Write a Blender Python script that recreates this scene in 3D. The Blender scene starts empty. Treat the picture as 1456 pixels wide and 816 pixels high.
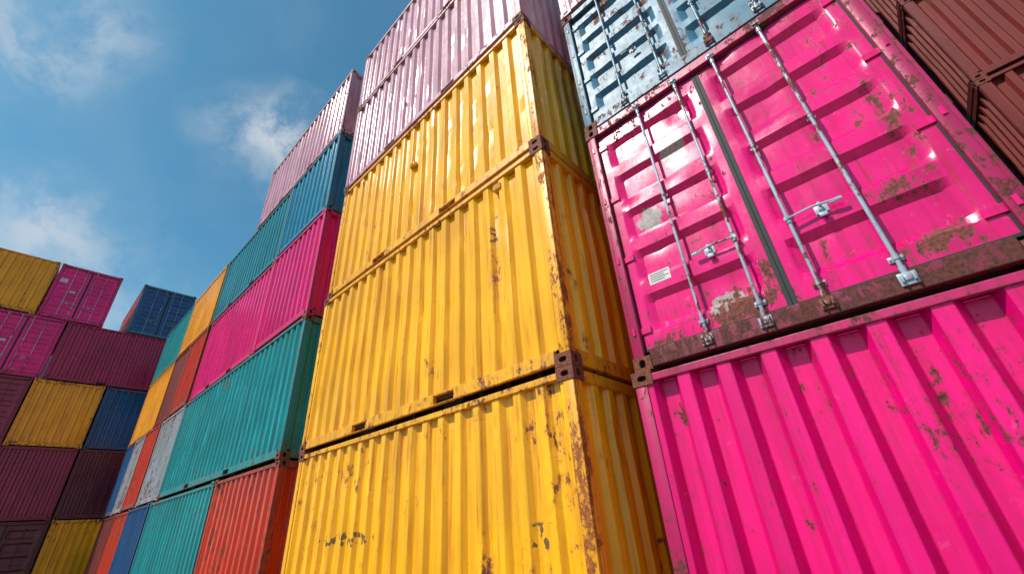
import bpy, bmesh, math, random
from mathutils import Vector, Matrix, noise
random.seed(7)
scene=bpy.context.scene
scene.view_settings.view_transform='Standard'
scene.view_settings.look='None'
scene.view_settings.exposure=0
COL=scene.collection

# ------------------------------------------------------------ camera
right=Vector((0.7298,0.6806,-0.0648)); fwd=Vector((-0.573,0.6607,0.485))
fwd.normalize(); right=(right-fwd*right.dot(fwd)).normalized(); up=right.cross(fwd).normalized()
cd=bpy.data.cameras.new('camera'); cam=bpy.data.objects.new('camera',cd); COL.objects.link(cam)
M=Matrix.Identity(4)
for i in range(3):
    M[i][0]=right[i]; M[i][1]=up[i]; M[i][2]=-fwd[i]
M[2][3]=1.5
cam.matrix_world=M
cd.sensor_width=36; cd.lens=36*599/1456; cd.clip_start=.05; cd.clip_end=3000
scene.camera=cam

# ------------------------------------------------------------ light
S=Vector((-0.22,-0.60,0.77)).normalized()
sd=bpy.data.lights.new('sun','SUN'); so=bpy.data.objects.new('sun',sd); COL.objects.link(so)
sd.energy=5.0; sd.angle=math.radians(.5); sd.color=(1,.95,.86)
so.rotation_euler=S.to_track_quat('Z','Y').to_euler()
w=bpy.data.worlds.new('World'); scene.world=w; w.use_nodes=True
nt=w.node_tree; nt.nodes.clear()
class G:
    def __init__(s,nt): s.nt=nt
    def n(s,t,**kw):
        x=s.nt.nodes.new(t)
        for k,v in kw.items(): setattr(x,k,v)
        return x
    def set(s,inp,v):
        if hasattr(v,'is_output') : s.nt.links.new(v,inp)
        else: inp.default_value=v
    def math(s,op,a,b=0,c=None,clamp=False):
        x=s.n('ShaderNodeMath',operation=op); x.use_clamp=clamp
        s.set(x.inputs[0],a); s.set(x.inputs[1],b)
        if c is not None: s.set(x.inputs[2],c)
        return x.outputs[0]
    def vm(s,op,a,b=None,out=0):
        x=s.n('ShaderNodeVectorMath',operation=op)
        s.set(x.inputs[0],a)
        if b is not None: s.set(x.inputs[1],b)
        return x.outputs[out]
    def mr(s,v,a,b,c=0,d=1,smooth=False):
        x=s.n('ShaderNodeMapRange')
        if smooth: x.interpolation_type='SMOOTHSTEP'
        s.set(x.inputs[0],v); s.set(x.inputs[1],a); s.set(x.inputs[2],b); s.set(x.inputs[3],c); s.set(x.inputs[4],d)
        return x.outputs[0]
    def noise(s,vec,scale,detail=4,rough=.5,dist=0):
        x=s.n('ShaderNodeTexNoise')
        s.set(x.inputs['Vector'],vec); x.inputs['Scale'].default_value=scale
        x.inputs['Detail'].default_value=detail; x.inputs['Roughness'].default_value=rough
        x.inputs['Distortion'].default_value=dist
        return x.outputs[0]
    def mix(s,f,a,b,blend='MIX'):
        x=s.n('ShaderNodeMix',data_type='RGBA'); x.blend_type=blend
        s.set(x.inputs[0],f); s.set(x.inputs[6],a); s.set(x.inputs[7],b)
        return x.outputs[2]
g=G(nt)
sky=g.n('ShaderNodeTexSky',sky_type='NISHITA'); sky.sun_disc=False
sky.sun_elevation=math.asin(S.z); sky.sun_rotation=math.atan2(S.x,S.y)
sky.air_density=1.0; sky.dust_density=.9; sky.ozone_density=2.6
tc=g.n('ShaderNodeTexCoord'); d=g.vm('NORMALIZE',tc.outputs['Generated'])
warp=g.n('ShaderNodeTexNoise'); g.set(warp.inputs['Vector'],d); warp.inputs['Scale'].default_value=6; warp.inputs['Detail'].default_value=7
wv=g.vm('ADD',d,g.vm('MULTIPLY',g.vm('SUBTRACT',warp.outputs['Color'],(.5,.5,.5)),(.17,.17,.17)))
cl=g.noise(wv,8,10,.62)
soft=g.noise(d,2.2,5,.5)
tot=None
for c,r,a in (((-.715,.125,.692),.14,.75),((-.68,.19,.72),.12,.5),((-.72,-.17,.672),.12,.55),((-.76,-.24,.61),.12,.4),((-.68,-.12,.73),.10,.35),((-.87,-.1,.486),.12,.5),((-.93,-.04,.37),.25,.4),((.75,-.35,.55),.95,1.1),((.3,-.2,.93),.5,.6),((.5,.3,.8),.5,.4),((-.4,-.85,.3),.35,1.2),((0,-.95,.25),.4,1.1)):  # cloud spots behind the camera are unseen, added as fill light
    dist=g.vm('DISTANCE',wv,c,out=1)
    m=g.math('MULTIPLY',g.mr(dist,0,r,1,0,True),a)
    tot=m if tot is None else g.math('ADD',tot,m)
cm=g.math('MULTIPLY',tot,g.mr(cl,.38,.64,0.08,1,True))
haze=g.math('MULTIPLY',g.mr(soft,.4,.7,0,1,True),.12)
# real haze: thicker towards the horizon
dz_=g.n('ShaderNodeSeparateXYZ'); g.set(dz_.inputs[0],d)
low=g.mr(dz_.outputs[2],.55,.10,0,.22,True)
cm=g.math('ADD',g.math('ADD',cm,haze),low,clamp=True)
colr=g.mix(cm,g.mix(1,sky.outputs[0],(.62,1.30,1.28,1),'MULTIPLY'),(5.9,6.5,7.1,1))
bg=g.n('ShaderNodeBackground'); g.set(bg.inputs[0],colr); bg.inputs[1].default_value=.105
ow=g.n('ShaderNodeOutputWorld'); nt.links.new(bg.outputs[0],ow.inputs[0])

# ------------------------------------------------------------ materials
MATS={}
def C(c,k=1): return (min(1,c[0]*k),min(1,c[1]*k),min(1,c[2]*k),1)
def paint(key,col,rust=.2,edge=.10,rough=.38,patches=(),dirt=.35,streak=.06,bev=True,rustcol=None,scale=8,fade=.10,drip=.5,scuff=.35,spec=.5):
    m=bpy.data.materials.new(key); m.use_nodes=True; nt=m.node_tree; nt.nodes.clear(); g=G(nt)
    tc=g.n('ShaderNodeTexCoord'); oi=g.n('ShaderNodeObjectInfo')
    ob=tc.outputs['Object']
    cx=g.n('ShaderNodeCombineXYZ')
    g.set(cx.inputs[0],g.math('MULTIPLY',oi.outputs['Random'],37.)); g.set(cx.inputs[1],g.math('MULTIPLY',oi.outputs['Random'],91.)); g.set(cx.inputs[2],g.math('MULTIPLY',oi.outputs['Random'],53.))
    v=g.vm('ADD',ob,cx.outputs[0])
    big=g.noise(v,.9,4,.5); mid=g.noise(g.vm('MULTIPLY',v,(1,1,.6)),scale,12,.76,.2); fine=g.noise(v,42,6,.65)
    sv=g.vm('MULTIPLY',v,(9,9,.5)); st=g.noise(sv,1,7,.6)
    sv2=g.vm('MULTIPLY',v,(34,34,1.3)); st2=g.noise(sv2,1,4,.6)
    sz=g.n('ShaderNodeSeparateXYZ'); g.set(sz.inputs[0],ob); z=sz.outputs[2]
    prox=g.math('ADD',g.mr(z,.15,.7,1,0),g.mr(z,1.9,2.55,0,1))
    rv=g.math('ADD',g.math('MULTIPLY',mid,.70),g.math('MULTIPLY',big,.30))
    rv=g.math('ADD',rv,g.math('MULTIPLY',g.mr(st,.5,.75),streak))
    rv=g.math('ADD',rv,g.math('MULTIPLY',prox,.025))
    if bev:
        bn=g.n('ShaderNodeBevel'); bn.samples=3; bn.inputs[0].default_value=.012
        ge=g.n('ShaderNodeNewGeometry')
        dt=g.vm('DOT_PRODUCT',bn.outputs[0],ge.outputs['Normal'],out=1)
        e=g.mr(dt,.995,.80,0,1)
        rv=g.math('ADD',rv,g.math('MULTIPLY',e,edge))
    grey=None; ink=None
    for p in patches:
        c,r,kind,amt=p
        dl=g.vm('LENGTH',g.vm('DIVIDE',g.vm('SUBTRACT',ob,c),r),out=1)
        f=g.mr(dl,0,1,1,0)
        if kind=='rust': rv=g.math('ADD',rv,g.math('MULTIPLY',f,amt))
        elif kind=='ink':
            blk=g.noise(g.vm('MULTIPLY',v,(22,1,14)),1,2,.4)
            f2=g.math('MULTIPLY',g.mr(f,.05,.2),g.mr(g.math('ADD',blk,g.math('MULTIPLY',g.math('SUBTRACT',mid,.5),.8)),.555,.57))
            ink=f2 if ink is None else g.math('MAXIMUM',ink,f2)
        else:
            f2=g.mr(g.math('ADD',f,g.math('MULTIPLY',g.math('SUBTRACT',mid,.5),1.3)),.22,.25)
            grey=f2 if grey is None else g.math('MAXIMUM',grey,f2)
    t=.655-rust*.25
    mask=g.mr(rv,t,t+.02)
    halo=g.mr(rv,t-.07,t)
    chip=g.mr(g.math('ADD',fine,g.math('MULTIPLY',g.math('SUBTRACT',mid,.5),.8)),.79-rust*.12,.81-rust*.12)
    mask=g.math('MAXIMUM',mask,chip)
    sc=g.noise(g.vm('MULTIPLY',v,(70,70,2.2)),1,3,.5); sc2=g.noise(g.vm('MULTIPLY',v,(3,3,60)),1,3,.5)
    scr=g.math('MULTIPLY',g.mr(g.math('MAXIMUM',sc,sc2),.69,.71),g.mr(big,.40,.55))
    base=g.mix(g.mr(big,.32,.68),C(col,.74),C(col,1.05))
    lum=(col[0]+col[1]+col[2])/3
    faded=tuple(x*.72+.28*(lum*.5+.45) for x in col)
    base=g.mix(g.math('MULTIPLY',g.mr(st2,.52,.80),fade),base,C(faded))
    sn=g.noise(g.vm('ADD',v,(13.,5.,9.)),scale*.8,12,.8,.4)
    scf=g.math('MULTIPLY',g.mr(sn,.59,.66),scuff)
    pale=tuple(x*.5+.5*(lum*.35+.38) for x in col)
    base=g.mix(scf,base,C(pale))
    base=g.mix(g.math('MULTIPLY',g.mr(st,.45,.70),dirt),base,(col[0]*.42+.005,col[1]*.31+.001,col[2]*.30+.001,1))
    dr=g.noise(g.vm('MULTIPLY',v,(24,24,.9)),1,5,.6)
    drm=g.math('MULTIPLY',g.mr(g.math('ADD',dr,g.math('MULTIPLY',prox,.04)),.58,.69),drip)
    base=g.mix(drm,base,(col[0]*.45+.05,col[1]*.24+.008,col[2]*.25+.002,1))
    base=g.mix(g.math('MULTIPLY',halo,.35),base,(col[0]*.45+.03,col[1]*.30+.006,col[2]*.35+.004,1))
    base=g.mix(g.math('MULTIPLY',scr,.55),base,C(tuple(x*.3+.04 for x in col)))
    if grey is not None:
        gc=g.mix(g.mr(fine,.35,.65),(.26,.20,.19,1),(.46,.38,.37,1))
        base=g.mix(grey,base,gc)
    if ink is not None: base=g.mix(g.math('MULTIPLY',ink,.85),base,(.035,.03,.035,1))
    r1,r2=rustcol or ((.05,.012,.010,1),(.26,.070,.032,1))
    rc=g.mix(g.mr(fine,.32,.68),r1,r2)
    colr=g.mix(mask,base,rc)
    b=g.n('ShaderNodeBsdfPrincipled')
    g.set(b.inputs['Base Color'],colr)
    b.inputs['Specular IOR Level'].default_value=spec
    rr=g.math('ADD',g.mr(mask,0,1,rough,.85),g.math('MULTIPLY',g.math('SUBTRACT',mid,.5),.35))
    g.set(b.inputs['Roughness'],rr)
    h=g.math('ADD',g.math('MULTIPLY',mask,-.6),g.math('ADD',g.math('MULTIPLY',fine,.15),g.math('MULTIPLY',mid,.35)))
    bp=g.n('ShaderNodeBump'); bp.inputs['Strength'].default_value=.4; bp.inputs['Distance'].default_value=.005
    g.set(bp.inputs['Height'],h)
    nt.links.new(bp.outputs[0],b.inputs['Normal'])
    o=g.n('ShaderNodeOutputMaterial'); nt.links.new(b.outputs[0],o.inputs[0])
    MATS[key]=m; return m
def plain(key,col,rough=.6,metal=0,var=.25):
    m=bpy.data.materials.new(key); m.use_nodes=True; nt=m.node_tree; g=G(nt)
    b=nt.nodes['Principled BSDF']; tc=g.n('ShaderNodeTexCoord')
    n=g.noise(tc.outputs['Object'],14,6,.6)
    g.set(b.inputs['Base Color'],g.mix(g.mr(n,.3,.7),C(col,1-var),C(col,1+var)))
    b.inputs['Roughness'].default_value=rough; b.inputs['Metallic'].default_value=metal
    MATS[key]=m; return m
YEL=(1.0,.46,.0002); PINK=(.80,.0002,.185); MAU=(.66,.34,.42); TEAL=(.002,.28,.30); DTEAL=(.002,.20,.25); TBLUE=(.003,.20,.33)
RED=(.66,.034,.005); BLUE=(.040,.19,.32); NAVY=(.006,.08,.24); MAR=(.28,.005,.055); CRIM=(.40,.007,.075); FPINK=(.85,.003,.21)
GREY=(.38,.40,.44); GAP_SHADE=(.05,.005,.004); ORY=(.95,.38,.001); RBR=(.20,.010,.005); DMAR=(.12,.004,.022)
pal=dict(yellow=YEL,pink=PINK,mauve=MAU,teal=TEAL,dteal=DTEAL,tblue=TBLUE,red=RED,blue=BLUE,navy=NAVY,maroon=MAR,crimson=CRIM,dmaroon=DMAR,fpink=FPINK,grey=GREY,gap_shade=GAP_SHADE,ory=ORY,rbr=RBR)
for k,c in pal.items():
    near=k in('yellow','pink','mauve','blue','teal','red')
    paint(k,c,rust={'red':.30,'blue':.42,'rbr':.3,'gap_shade':.3,'teal':.16,'mauve':.14,'grey':.35}.get(k,.12),edge=.05,rough={'rbr':.65,'gap_shade':.7,'blue':.5}.get(k,.25),
          scuff={'rbr':.12,'gap_shade':.12,'dmaroon':.12,'pink':.2,'yellow':.25}.get(k,.4),dirt=.5 if k!='yellow' else .35,bev=near)
    paint(k+'_frame',C(c,.85)[:3],rust={'red':.55,'yellow':.26}.get(k,.34),edge=.10,rough=.5,dirt=.5,bev=near,scale=13)
YR=((.12,.026,.006,1),(.42,.12,.012,1))
paint('yellow_low',YEL,rust=.17,edge=.07,rough=.31,dirt=.45,drip=.75,scuff=.25,patches=[((-1.0,-1.2,1.44),(.75,.3,.09),'ink',1),((2.02,-1.2,1.38),(.12,.3,.12),'ink',1),((1.2,-1.2,1.2),(.5,.3,.2),'rust',.06),((2.3,-1.2,1.2),(.2,.3,1.2),'rust',.08)])
paint('yellow_mid',YEL,rust=.10,edge=.06,rough=.25,scuff=.25,patches=[((1.72,-1.2,1.55),(.16,.3,.7),'rust',.14),((.6,-1.2,.5),(.5,.3,.3),'rust',.05)],dirt=.4,drip=.65)
paint('pink_low',PINK,rust=.20,edge=.10,rough=.33,dirt=.45,scuff=.18,fade=.05,rustcol=((.04,.008,.010,1),(.20,.045,.035,1)),patches=[((-2.72,-1.2,2.1),(.09,.3,.2),'rust',.14),((-1.2,-1.2,1.6),(.5,.3,.6),'rust',.05)],scale=15,drip=.65,spec=.4)
paint('pink_door',PINK,rust=.20,edge=.10,rough=.24,scale=13,drip=.65,dirt=.5,scuff=.4,fade=.05,rustcol=((.045,.010,.012,1),(.24,.060,.040,1)),patches=[((3.0,.78,.74),(.22,.32,.24),'rust',.20),((3.0,.83,.30),(.22,.26,.17),'rust',.24),((3.0,1.0,1.15),(.2,.12,.5),'rust',.12),
   ((3.0,-.32,.30),(.22,.30,.22),'rust',.17),((3.0,-.95,.2),(.22,.25,.15),'rust',.13),((3.0,-.05,.5),(.2,.12,.3),'rust',.12),
   ((3.0,-.42,2.02),(.3,.17,.20),'grey',1),((3.0,-.82,1.44),(.3,.19,.17),'grey',1),((3.0,-.40,.36),(.3,.22,.14),'grey',1)])
paint('rust_frame',(.24,.003,.045),rust=.70,edge=.12,rough=.5,dirt=.7,scale=9,rustcol=((.022,.006,.007,1),(.15,.030,.020,1)))
paint('pink_post',(.52,.002,.12),rust=.38,edge=.17,rough=.45,dirt=.6,scale=14,scuff=.2,rustcol=((.04,.008,.010,1),(.20,.045,.035,1)))
paint('yellow_post',YEL,rust=.36,edge=.12,rough=.45,dirt=.5,scale=13,streak=.12,drip=.95,scuff=.15,rustcol=YR)
paint('casting_rust',(.16,.035,.02),rust=.8,edge=.1,rough=.75)
paint('fpink_door',(.85,.004,.21),rust=.12,edge=.0,rough=.45,bev=False,rustcol=((.55,.25,.35,1),(.75,.55,.6,1)))
paint('galv',(.40,.50,.60),rust=.42,edge=.05,rough=.33,dirt=.6,bev=False)
paint('galv_blue',(.22,.35,.44),rust=.40,edge=.05,rough=.4,dirt=.5,bev=False)
plain('rubber',(.012,.013,.015),.7)
plain('dark',(.006,.006,.006),.9)  # near-black colour stands for the shade inside casting holes and forklift pockets
plain('sticker',(.55,.53,.53),.5,0,.1)
plain('ink',(.05,.05,.06),.6)
plain('steel_dark',(.06,.03,.022),.8)

# ------------------------------------------------------------ mesh helpers
def box(bm,x0,x1,y0,y1,z0,z1,mi=0,bev=0):
    if x0>x1:x0,x1=x1,x0
    if y0>y1:y0,y1=y1,y0
    r=bmesh.ops.create_cube(bm,size=1)
    vs=r['verts']
    for v in vs:
        v.co=Vector(((x0+x1)/2+v.co.x*(x1-x0),(y0+y1)/2+v.co.y*(y1-y0),(z0+z1)/2+v.co.z*(z1-z0)))
    fs=set(f for v in vs for f in v.link_faces)
    for f in fs:f.material_index=mi
    if bev:
        es=list(set(e for v in vs for e in v.link_edges))
        bmesh.ops.bevel(bm,geom=es,offset=bev,segments=2,affect='EDGES',profile=.5)
def cyl(bm,p0,p1,r,n=10,mi=0):
    p0=Vector(p0);p1=Vector(p1);d=p1-p0
    q=d.to_track_quat('Z','Y').to_matrix().to_4x4(); q.translation=(p0+p1)/2
    res=bmesh.ops.create_cone(bm,cap_ends=True,segments=n,radius1=r,radius2=r,depth=d.length,matrix=q)
    for f in set(f for v in res['verts'] for f in v.link_faces): f.material_index=mi
def finish(bm,name,mats,parent,smooth=None,recalc=True):
    if recalc: bmesh.ops.recalc_face_normals(bm,faces=bm.faces[:])
    me=bpy.data.meshes.new(name); bm.to_mesh(me); bm.free()
    for m in mats: me.materials.append(MATS[m])
    if smooth:
        me.shade_smooth(); me.set_sharp_from_angle(angle=math.radians(smooth))
    o=bpy.data.objects.new(name,me); COL.objects.link(o)
    if parent is not None: o.parent=parent
    return o
def profile(u0,u1,pitch,depth,fillet,outer=.32,slope=.15):
    n=max(2,round((u1-u0)/pitch)); p=(u1-u0)/n
    pts=[(u0,0.0)]
    u=u0
    for i in range(n):
        a=u+p*outer/2
        pts+=[(a,0),(a+p*slope,depth),(u+p-p*outer/2-p*slope,depth),(u+p-p*outer/2,0)]
        u+=p
    pts.append((u1,0.0))
    if not fillet: return pts
    out=[pts[0]]
    for i in range(1,len(pts)-1):
        for q in (pts[i-1],pts[i+1]):
            dx=q[0]-pts[i][0];dy=q[1]-pts[i][1];L=math.hypot(dx,dy)
            t=min(fillet,L*.3)/L
            out.append((pts[i][0]+dx*t,pts[i][1]+dy*t))
    out.append(pts[-1]); return out
def sheet(name,mapf,prof,z0,z1,dz,seed,dent,mats,parent,flip):
    bm=bmesh.new(); nz=max(1,round((z1-z0)/dz)); rows=[]
    for k in range(nz+1):
        z=z0+(z1-z0)*k/nz; row=[]
        ez=min(1,min(z-z0,z1-z)/.25) if nz>1 else 0
        for (u,dp) in prof:
            e=min(1,min(u-prof[0][0],prof[-1][0]-u)/.25)*ez
            a=noise.noise(Vector((u*.9+seed*7.1,z*.8,seed)))*dent
            b=noise.noise(Vector((u*3.2+seed*3.7,z*2.0,seed+5)))*dent*.35
            c=noise.noise(Vector((u*5+seed,z*4,seed+9))); c=max(0,c-.40)*dent*3.0
            row.append(bm.verts.new(mapf(u,dp+(a+b+c)*e,z)))
        rows.append(row)
    for k in range(nz):
        for i in range(len(prof)-1):
            q=(rows[k][i],rows[k][i+1],rows[k+1][i+1],rows[k+1][i])
            bm.faces.new(q if not flip else q[::-1])
    return finish(bm,name,mats,parent,smooth=24 if nz>1 else 20,recalc=False)

CW,CL2,CHh=.162,.178,.118
def casting_mesh(sx,sy,sz,mat,cache={}):
    key=(sx,sy,sz,mat)
    if key in cache: return cache[key]
    bm=bmesh.new()
    X=-sx*CL2;Y=-sy*CW;Z=-sz*CHh
    def P(a,b,c): return Vector((a,b,c))
    def holed(o,u,v,n,hw,hh,cz=.5):
        N=16; outer=[];inner=[]
        U=u.length;V=v.length
        cx=U/2;cy=V*cz
        for i in range(N):
            a=2*math.pi*(i+.5)/N; ca=math.cos(a);sa=math.sin(a)
            k=1/max(abs(ca),abs(sa)); ox=ca*k;oy=sa*k
            outer.append(o+u*((cx+ox*U/2)/U)+v*(.5+oy*.5))
            sc=(abs(ca)**3+abs(sa)**3)**(-1/3)
            inner.append(o+u.normalized()*(cx+ca*sc*hw)+v.normalized()*(cy+sa*sc*hh))
        iv=[bm.verts.new(p) for p in inner]; ov=[bm.verts.new(p) for p in outer]; dv=[bm.verts.new(p+n*.035) for p in inner]
        for i in range(N):
            j=(i+1)%N
            bm.faces.new((ov[i],ov[j],iv[j],iv[i])); bm.faces.new((iv[i],iv[j],dv[j],dv[i]))
        f=bm.faces.new(dv); f.material_index=1
        for a,b in ((0,0),(1,0),(1,1),(0,1)):
            cpt=o+u*a+v*b
            near=sorted(range(N),key=lambda i:(outer[i]-cpt).length)[:2]
            try: bm.faces.new((bm.verts.new(cpt),ov[near[0]],ov[near[1]]))
            except Exception: pass
    O=Vector((0,0,0))
    holed(O,P(X,0,0),P(0,0,Z),P(0,-sy,0),.040,.024)
    holed(O,P(0,Y,0),P(0,0,Z),P(-sx,0,0),.028,.036)
    holed(O,P(X,0,0),P(0,Y,0),P(0,0,-sz),.055,.032)
    def quad(*ps): bm.faces.new([bm.verts.new(p) for p in ps])
    quad(P(X,0,0),P(X,Y,0),P(X,Y,Z),P(X,0,Z)); quad(P(0,Y,0),P(X,Y,0),P(X,Y,Z),P(0,Y,Z)); quad(P(0,0,Z),P(X,0,Z),P(X,Y,Z),P(0,Y,Z))
    bmesh.ops.remove_doubles(bm,verts=bm.verts[:],dist=.0005)
    bmesh.ops.recalc_face_normals(bm,faces=bm.faces[:])
    me=bpy.data.meshes.new('corner_casting'); bm.to_mesh(me); bm.free()
    me.materials.append(MATS[mat]); me.materials.append(MATS['dark'])
    cache[key]=me; return me

NCON=0
def door_end(E,L,W,H,detail,doormat,framemat,rodmat,seed,label=None,sticker=False,rodu=(.19,.61)):
    xf=L/2; bz=.17; tz=H-.14
    for s in(-1,1):
        y0=.010; y1=W/2-.105
        xl=xf-.055
        bm=bmesh.new()
        hh=tz-bz; bor=.07
        N=5; p=(hh-2*bor-.06)/N
        pts=[(bz,0),(bz+bor,0)]
        z=bz+bor+.03
        for i in range(N):
            pts+=[(z+p*.12,0),(z+p*.25,.050),(z+p*.72,.050),(z+p*.85,0)]
            z+=p
        pts+=[(tz-bor,0),(tz,0)]
        us=[y0,y0+.085,y0+.10,y0+.165,y0+.18]+[y0+.18+(y1-y0-.36)*k/9 for k in range(1,9)]+[y1-.18,y1-.165,y1-.10,y1-.085,y1]
        fac=[]
        for u in us:
            e=min(u-y0-.095,y1-.095-u); fac.append(max(0,min(1,e/.07)))
        rows=[]; zl=[]
        for i in range(len(pts)-1):
            zl.append(pts[i])
            if detail==2:
                if pts[i+1][0]-pts[i][0]>.1:
                    for q in(.25,.5,.75): zl.append((pts[i][0]+(pts[i+1][0]-pts[i][0])*q,pts[i][1]+(pts[i+1][1]-pts[i][1])*q))
        zl.append(pts[-1])
        for (z,dp) in zl:
            row=[]
            for u,f in zip(us,fac):
                dn=0
                if detail==2 and f>0:
                    dn=noise.noise(Vector((u*3*s+seed,z*3,seed)))*.011*f+max(0,noise.noise(Vector((u*6*s,z*5,seed+3)))-.25)*.04*f
                row.append(bm.verts.new((xl-dp*f-dn,s*u,z)))
            rows.append(row)
        for k in range(len(rows)-1):
            for i in range(len(us)-1):
                q=(rows[k][i],rows[k][i+1],rows[k+1][i+1],rows[k+1][i])
                bm.faces.new(q if s>0 else q[::-1])
        D=finish(bm,'door',[doormat],E,smooth=25,recalc=False)
        bm=bmesh.new(); gw=.022
        box(bm,xl-.03,xl+.008,s*(y0-.008),s*(y0+gw),bz-.004,tz+.004)
        box(bm,xl-.03,xl+.006,s*(y1-.012),s*(y1+.012),bz-.004,tz+.004)
        box(bm,xl-.03,xl+.005,s*(y0+gw),s*(y1-.012),bz-.008,bz+.014)
        box(bm,xl-.03,xl+.005,s*(y0+gw),s*(y1-.012),tz-.014,tz+.008)
        finish(bm,'door_gasket',['rubber'],D)
        for u in rodu if W>2.4 else (.18,.57):
            y=s*u; xr=xl+.040; r=.0135; n=12 if detail==2 else 6
            bm=bmesh.new()
            cyl(bm,(xr,y,.09),(xr,y,H-.09),r,n)
            if detail==2:
                for zc,sg in((.10,1),(H-.105,-1)):
                    sca=.92 if sg>0 else .7
                    box(bm,xf+.001,xf+.010,y-.050*sca,y+.050*sca,zc-.045*sca,zc+.045*sca,bev=.003)
                    box(bm,xf+.010,xf+.040*sca,y-.040*sca,y-.022,zc-.028*sca,zc+.028*sca,bev=.004)
                    box(bm,xf+.010,xf+.040*sca,y+.022,y+.040*sca,zc-.028*sca,zc+.028*sca,bev=.004)
                    box(bm,xf-.03,xf+.022,y-.018,y+.018,zc-.014,zc+.020,bev=.005)
                    cyl(bm,(xr,y,zc+sg*.03),(xr,y,zc+sg*.09),.019,12)
                    if sg>0:
                        zb=zc+sg*.16
                        box(bm,xl+.001,xl+.012,y-.040,y+.040,zb-.020,zb+.020,bev=.003)
                        cyl(bm,(xr,y,zb-.018),(xr,y,zb+.018),.019,12)
                        for q in(-.030,.030): cyl(bm,(xl+.010,y+q,zb),(xl+.020,y+q,zb),.007,6)
                for zb in(H*.5+.12,):
                    box(bm,xl+.001,xl+.012,y-.030,y+.030,zb-.012,zb+.012,bev=.003)
                    cyl(bm,(xr,y,zb-.011),(xr,y,zb+.011),.017,12)
            else:
                for zb in(.12,.8,1.6,H-.12): box(bm,xl+.001,xr+.02,y-.03,y+.03,zb-.02,zb+.02)
            finish(bm,'locking_rod',[rodmat],D,smooth=40)
        if detail>=1:
            bm=bmesh.new(); ui=rodu[0]; zh=.80 if s>0 else .84; xr=xl+.040
            cyl(bm,(xr,s*ui,zh-.035),(xr,s*ui,zh+.035),.020,12)
            box(bm,xr+.004,xr+.024,s*(ui),s*(ui-.025),zh-.016,zh+.016,bev=.004)
            p0=Vector((xr+.02,s*ui,zh)); p1=Vector((xr+.022,s*(ui+.16),zh+.012)); p2=Vector((xr+.018,s*(ui+.33),zh-.006))
            for a,b in((p0,p1),(p1,p2)): cyl(bm,a,b,.009,8)
            box(bm,xr+.006,xr+.024,s*(ui+.26),s*(ui+.34),zh-.018,zh+.008,bev=.005)
            box(bm,xl+.001,xl+.030,s*(ui+.19),s*(ui+.215),zh-.055,zh+.040,bev=.004)
            box(bm,xl+.001,xl+.012,s*(ui+.165),s*(ui+.25),zh-.040,zh+.026,bev=.003)
            cyl(bm,(xl+.03,s*(ui+.205),zh+.028),(xl+.052,s*(ui+.205),zh+.028),.010,8)
            box(bm,xl+.03,xl+.045,s*(ui+.18),s*(ui+.23),zh-.08,zh-.05,bev=.004)
            finish(bm,'handle',[rodmat],D,smooth=40)
        for zb in [bz+.18+(tz-bz-.36)*k/3 for k in range(4)]:
            bm=bmesh.new()
            box(bm,xl+.002,xl+.016,s*(y1-.10),s*(y1+.012),zb-.030,zb+.030,bev=.003 if detail==2 else 0)
            cyl(bm,(xl+.024,s*(y1+.022),zb-.045),(xl+.024,s*(y1+.022),zb+.045),.014,8)
            box(bm,xl+.002,xf+.006,s*(y1+.03),s*(y1+.055),zb-.035,zb+.035,bev=.003 if detail==2 else 0)
            finish(bm,'hinge',[framemat if detail<2 else doormat],D)
        if sticker and s<0:
            if detail==2: yc=-.86; zc=.80; spots=[(yc,zc,.10,.055)]
            else: spots=[(-.85,1.95,.13,.10),(-.40,1.45,.10,.06)]
            for yc,zc,a,b in spots:
                bm=bmesh.new()
                box(bm,xl+.001,xl+.004,yc-a,yc+a,zc-b,zc+b)
                for k in range(4): box(bm,xl+.0045,xl+.0055,yc-a*.85,yc+a*.85-.04*(k%2),zc+b*.65-b*.4*k-.004,zc+b*.65-b*.4*k+.003,1)
                finish(bm,'label_plate',['sticker','ink'],D)
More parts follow.
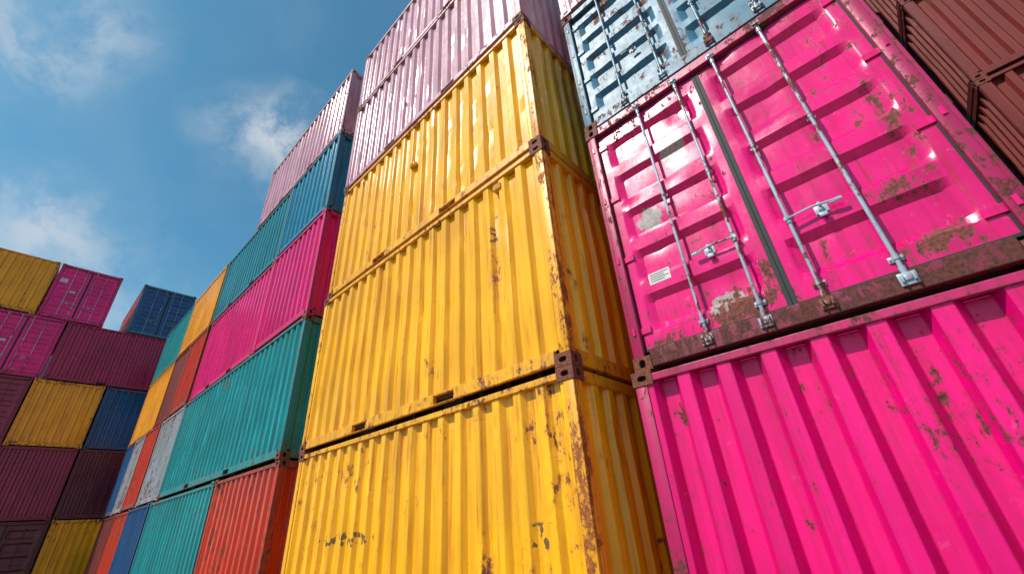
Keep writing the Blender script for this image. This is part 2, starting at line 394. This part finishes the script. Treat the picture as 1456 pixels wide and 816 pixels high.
def container(pos,rot,L,H,mat,label,W=2.44,detail=1,frame=None,post=None,sill=None,doors=False,pitch=.278,sidemat=None,
              endmat=None,rod='galv',doormat=None,depth=.052,cast=None,vents=(),cat='shipping container',nudge=0,sticker=False,pockets=True,dent=None,name='shipping_container',rodu=(.19,.61)):
    global NCON; NCON+=1; seed=NCON*1.37
    E=bpy.data.objects.new(name,None); COL.objects.link(E); E.empty_display_size=.3
    E.location=pos; E.rotation_euler=(0,0,math.radians(rot+nudge))
    E['label']=label; E['category']=cat; E['group']='stacked shipping containers'
    frame=frame or mat+'_frame'; post=post or frame; sidemat=sidemat or mat; endmat=endmat or mat; sill=sill or frame
    cast=cast or ('casting_rust' if detail==2 else frame)
    bev=.006 if detail==2 else 0
    dz={2:.12,1:.45,0:9}[detail]; fil={2:.004,1:.003,0:0}[detail]
    if dent is None: dent={2:.011,1:.010,0:0}[detail]
    xh=L/2; yh=W/2; i0=.010
    for sx in(-1,1):
        for sy in(-1,1):
            bm=bmesh.new()
            box(bm,sx*(xh-i0),sx*(xh-.115),sy*(yh-.004),sy*(yh-.085),CHh-.002,H-CHh+.002,bev=bev)
            box(bm,sx*(xh-.004),sx*(xh-.05),sy*(yh-i0-.02),sy*(yh-.105),CHh-.001,H-CHh+.001,bev=bev)
            finish(bm,'corner_post',[post],E,smooth=30 if bev else None)
            for sz in(-1,1):
                o=bpy.data.objects.new('corner_casting',casting_mesh(sx,sy,sz,cast)); COL.objects.link(o); o.parent=E
                o.location=(sx*(xh+.004),sy*(yh+.004),0 if sz<0 else H)
    for sy in(-1,1):
        bm=bmesh.new()
        box(bm,-xh+CL2-.003,xh-CL2+.003,sy*(yh+.001),sy*(yh-.062),H-.095,H-.035,bev=bev)
        finish(bm,'top_rail',[frame],E)
        bm=bmesh.new()
        xs=[-xh+CL2-.003,xh-CL2+.003]
        if pockets and L>4.5:
            a=L*.17
            for x0,x1 in((xs[0],-a-.17),(-a+.17,a-.17),(a+.17,xs[1])): box(bm,x0,x1,sy*(yh-.006),sy*(yh-.06),.040,.165,bev=bev)
            for c in(-a,a):
                box(bm,c-.17,c+.17,sy*(yh-.006),sy*(yh-.06),.142,.165); box(bm,c-.17,c+.17,sy*(yh-.006),sy*(yh-.06),.040,.050)
                box(bm,c-.17,c+.17,sy*(yh-.15),sy*(yh-.20),.03,.14,1)
        else: box(bm,xs[0],xs[1],sy*(yh-.006),sy*(yh-.06),.040,.165,bev=bev)
        box(bm,xs[0],xs[1],sy*(yh+.001),sy*(yh-.03),.036,.044)
        finish(bm,'bottom_rail',[frame,'dark'],E)
        pr=profile(-xh+.113,xh-.113,pitch,depth,fil)
        sheet('side_panel',lambda u,dp,z,sy=sy:(u,sy*(yh-.016-dp),z),pr,.16,H-.090,dz,seed+sy,dent,[sidemat],E,sy>0)
    for sx in(-1,1):
        bm=bmesh.new()
        box(bm,sx*(xh-.004),sx*(xh-.09),-yh+CW-.003,yh-CW+.003,.020,.160,bev=bev)
        finish(bm,'sill',[sill],E)
        bm=bmesh.new()
        box(bm,sx*(xh-.004),sx*(xh-.07),-yh+CW-.003,yh-CW+.003,H-.125,H-.020,bev=bev)
        finish(bm,'header',[frame],E)
        if sx>0 and doors:
            door_end(E,L,W,H,detail,doormat or mat,frame,rod,seed,sticker=sticker,rodu=rodu)
        else:
            pr=profile(-yh+.10,yh-.10,.25,min(depth,.06),fil)
            sheet('end_panel',lambda u,dp,z,sx=sx:(sx*(xh-.016-dp),u,z),pr,.155,H-.12,dz,seed+sx*2,dent,[endmat],E,sx<0)
    bm=bmesh.new(); box(bm,-xh+.03,xh-.03,-yh+.12,yh-.12,H-.055,H-.038)
    for k in range(int(L/.3)):
        x=-xh+.2+k*.3
        if x<xh-.2: box(bm,x,x+.12,-yh+.14,yh-.14,H-.038,H-.022)
    finish(bm,'roof_panel',[mat],E)
    bm=bmesh.new(); box(bm,-xh+.05,xh-.05,-yh+.065,yh-.065,.10,.14)
    for k in range(int(L/.4)): box(bm,-xh+.2+k*.4,-xh+.26+k*.4,-yh+.21,yh-.21,.03,.10)
    finish(bm,'floor_panel',['steel_dark'],E)
    for (u,z) in vents:
        bm=bmesh.new(); y=-yh+.014
        box(bm,u-.06,u+.06,y-.022,y+.05,z-.045,z+.045,bev=.008)
        for q in(-.025,0,.025): box(bm,u-.045,u+.045,y-.026,y-.0225,z+q-.006,z+q+.004)
        finish(bm,'vent',[frame],E)
    return E

# ------------------------------------------------------------ ground
bm=bmesh.new(); s=1500
vs=[bm.verts.new(p) for p in((-s,-s,0),(s,-s,0),(s,s,0),(-s,s,0))]; bm.faces.new(vs)
m=bpy.data.materials.new('concrete_yard'); m.use_nodes=True; g=G(m.node_tree); tc=g.n('ShaderNodeTexCoord')
n1=g.noise(tc.outputs['Object'],.4,8,.6); n2=g.noise(tc.outputs['Object'],30,5,.6)
cc=g.mix(g.mr(n1,.3,.7),(.17,.155,.135,1),(.26,.24,.21,1)); cc=g.mix(g.mr(n2,.3,.7,0,.3),cc,(.09,.09,.09,1))
b=m.node_tree.nodes['Principled BSDF']; g.set(b.inputs['Base Color'],cc); b.inputs['Roughness'].default_value=.9
MATS['yard']=m
gr=finish(bm,'ground',['yard'],None); gr['kind']='structure'; gr['label']='grey concrete container yard surface'; gr['category']='ground'

# ------------------------------------------------------------ stacks
D=2.86
def side(x0,x1,z,H,mat,label,yf=D,**kw):
    return container(((x0+x1)/2,yf+1.22,z),0,x1-x0-.03,H,mat,label,**kw)
side(-7.03,-1.87,0,2.615,'yellow','scuffed yellow container with rusty corner posts at stack base',detail=2,sidemat='yellow_low',post='yellow_post',yf=D,dent=.013)
side(-7.05,-1.87,2.62,2.63,'yellow','dented yellow container second from the ground',detail=2,sidemat='yellow_mid',post='yellow_post',vents=((1.85,2.42),),yf=D,dent=.020)
side(-7.0,-1.88,5.255,2.58,'yellow','glossy yellow container below the mauve containers',detail=2,sidemat='yellow',post='yellow_post',vents=((-.05,1.55),),yf=D+.01,dent=.015)
side(-7.03,-1.9,7.84,2.60,'mauve','faded mauve container on top of yellow ones',detail=2,yf=D)
side(-7.06,-1.9,10.445,2.15,'mauve','faded mauve container topping the yellow stack',detail=2,yf=D+.01)
side(-11.05,-7.8,0,2.65,'red','rusty orange red short container at ground level',yf=D+.02,detail=2)
side(-16.7,-11.1,0,2.65,'teal','teal container at ground level',yf=D+.02)
side(-19.6,-16.75,0,2.65,'navy','dark blue container at ground level',yf=D)
side(-22.1,-19.65,0,2.65,'red','orange red short container beside dark blue one',yf=D+.03)
side(-24.7,-22.15,0,2.65,'rbr','rusty brown container at stack corner on the ground',yf=D+.03)
side(-16.0,-7.8,2.655,2.64,'teal','long scraped teal container under pink ones',yf=D,detail=2,dent=.014)
side(-18.9,-16.1,2.655,2.64,'grey','pale grey short container beside red one',yf=D+.02)
side(-21.2,-18.95,2.655,2.64,'red','red short container beside pale grey one',yf=D)
side(-23.0,-21.25,2.655,2.64,'grey','dirty grey narrow container between red and blue ones',yf=D+.01)
side(-24.8,-23.05,2.655,2.64,'navy','dark blue narrow container near stack corner',yf=D+.02)
side(-10.7,-7.8,5.3,2.64,'pink','pink short container on long teal one',yf=D)
side(-15.9,-10.75,5.3,2.64,'pink','pink container on long teal one',yf=D+.03)
side(-18.2,-16.1,5.3,2.64,'red','rusty orange red container below yellow one',yf=D)
side(-20.3,-18.25,5.3,2.64,'rbr','dark rust red container below yellow one',yf=D+.02)
side(-24.7,-20.35,5.3,2.64,'ory','orange yellow container beside rusty red one',yf=D+.02)
side(-10.65,-7.8,7.945,2.5,'tblue','blue teal short container under mauve one',yf=D)
side(-16.1,-10.7,7.945,2.5,'dteal','teal container on pink one',yf=D+.02)
side(-20.1,-16.2,7.945,2.5,'ory','yellow container on top of rusty red one',yf=D)
side(-24.7,-20.2,7.945,2.5,'teal','teal container on orange yellow one',yf=D+.02)
side(-13.4,-7.8,10.45,2.5,'mauve','faded mauve container topping the teal stack',yf=D)
PC=-.30; PY=3.3
side(-1.60,4.5,0,2.52,'pink','chipped magenta container with deep vertical ribs under door end',yf=PY-.02,detail=2,sidemat='pink_low',frame='pink_post',depth=.088,post='pink_post',pockets=False,pitch=.315,dent=.003)
def ends(xc,L,yf,z,H,mat,label,**kw):
    return container((xc,yf+L/2,z),-90,L,H,mat,label,doors=True,**kw)
ends(PC,6.04,PY,2.525,2.89,'pink','magenta container door end with four locking rods, rust patches',W=2.50,detail=2,doormat='pink_door',frame='pink_post',post='pink_post',sill='rust_frame',sticker=True)
ends(PC-.01,6.04,PY+.02,5.42,2.36,'blue','weathered light blue container with rusty door end',detail=2,W=2.48,rod='galv_blue',rodu=(.25,.70))
side(-1.55,4.5,7.79,2.59,'mauve','faded mauve container on blue one',yf=PY,detail=1)
for i in range(5):
    z=2.6*i
    side(-3.1,2.75,z,2.59,'gap_shade','added dark container standing in for shaded gap behind magenta stack',yf=9.55)  # near-black container added so the gap beside the red wall looks shaded
    side(3.05,9.1,z,2.59,'rbr','rust red container behind magenta stack',yf=9.40,depth=.08)
FX=-27.5; h=2.8
def farside(y0,y1,z,mat,label,**kw): return container((FX-1.22,(y0+y1)/2,z),90,y1-y0-.04,h-.01,mat,label,depth=.060,**kw)
def farend(y0,y1,z,mat,label,doors=False,**kw): return container((FX-3.03,(y0+y1)/2,z),0,6.04,h-.01,mat,label,W=y1-y0-.03,doors=doors,depth=.060,**kw)
farend(-.8,1.6,0,'dmaroon','dark maroon container door end at ground level',doors=True,rod='dmaroon_frame')
farend(1.63,4.05,0,'ory','dull yellow container end at ground level')
farend(-.85,1.57,h,'maroon','maroon container end below yellow one')
farend(1.6,4.03,h,'dmaroon','dark red container end below blue one')
farend(-3.25,-.8,2*h,'maroon','dull purple container door end beside yellow one',doors=True,sticker=True,rod='crimson_frame')
farend(-.78,1.62,2*h,'ory','yellow container end between purple and blue ones')
farend(1.66,4.08,2*h,'navy','blue container end beside yellow one')
farend(-3.1,-.63,3*h,'fpink','scratched pink container door end below yellow one',doors=True,doormat='fpink_door',sticker=True)
farside(-.6,5.4,3*h,'crimson','long maroon container under blue one')
farside(-7.8,-1.74,4*h,'ory','long yellow container on top of pink one')
farend(-1.7,.62,4*h,'fpink','scratched pink container door end on stack top',doors=True,doormat='fpink_door',sticker=True)
farend(1.5,3.9,4*h,'blue','blue container door end on maroon container',doors=True,sidemat='red',rod='galv_blue',doormat='navy')
print('containers',NCON)
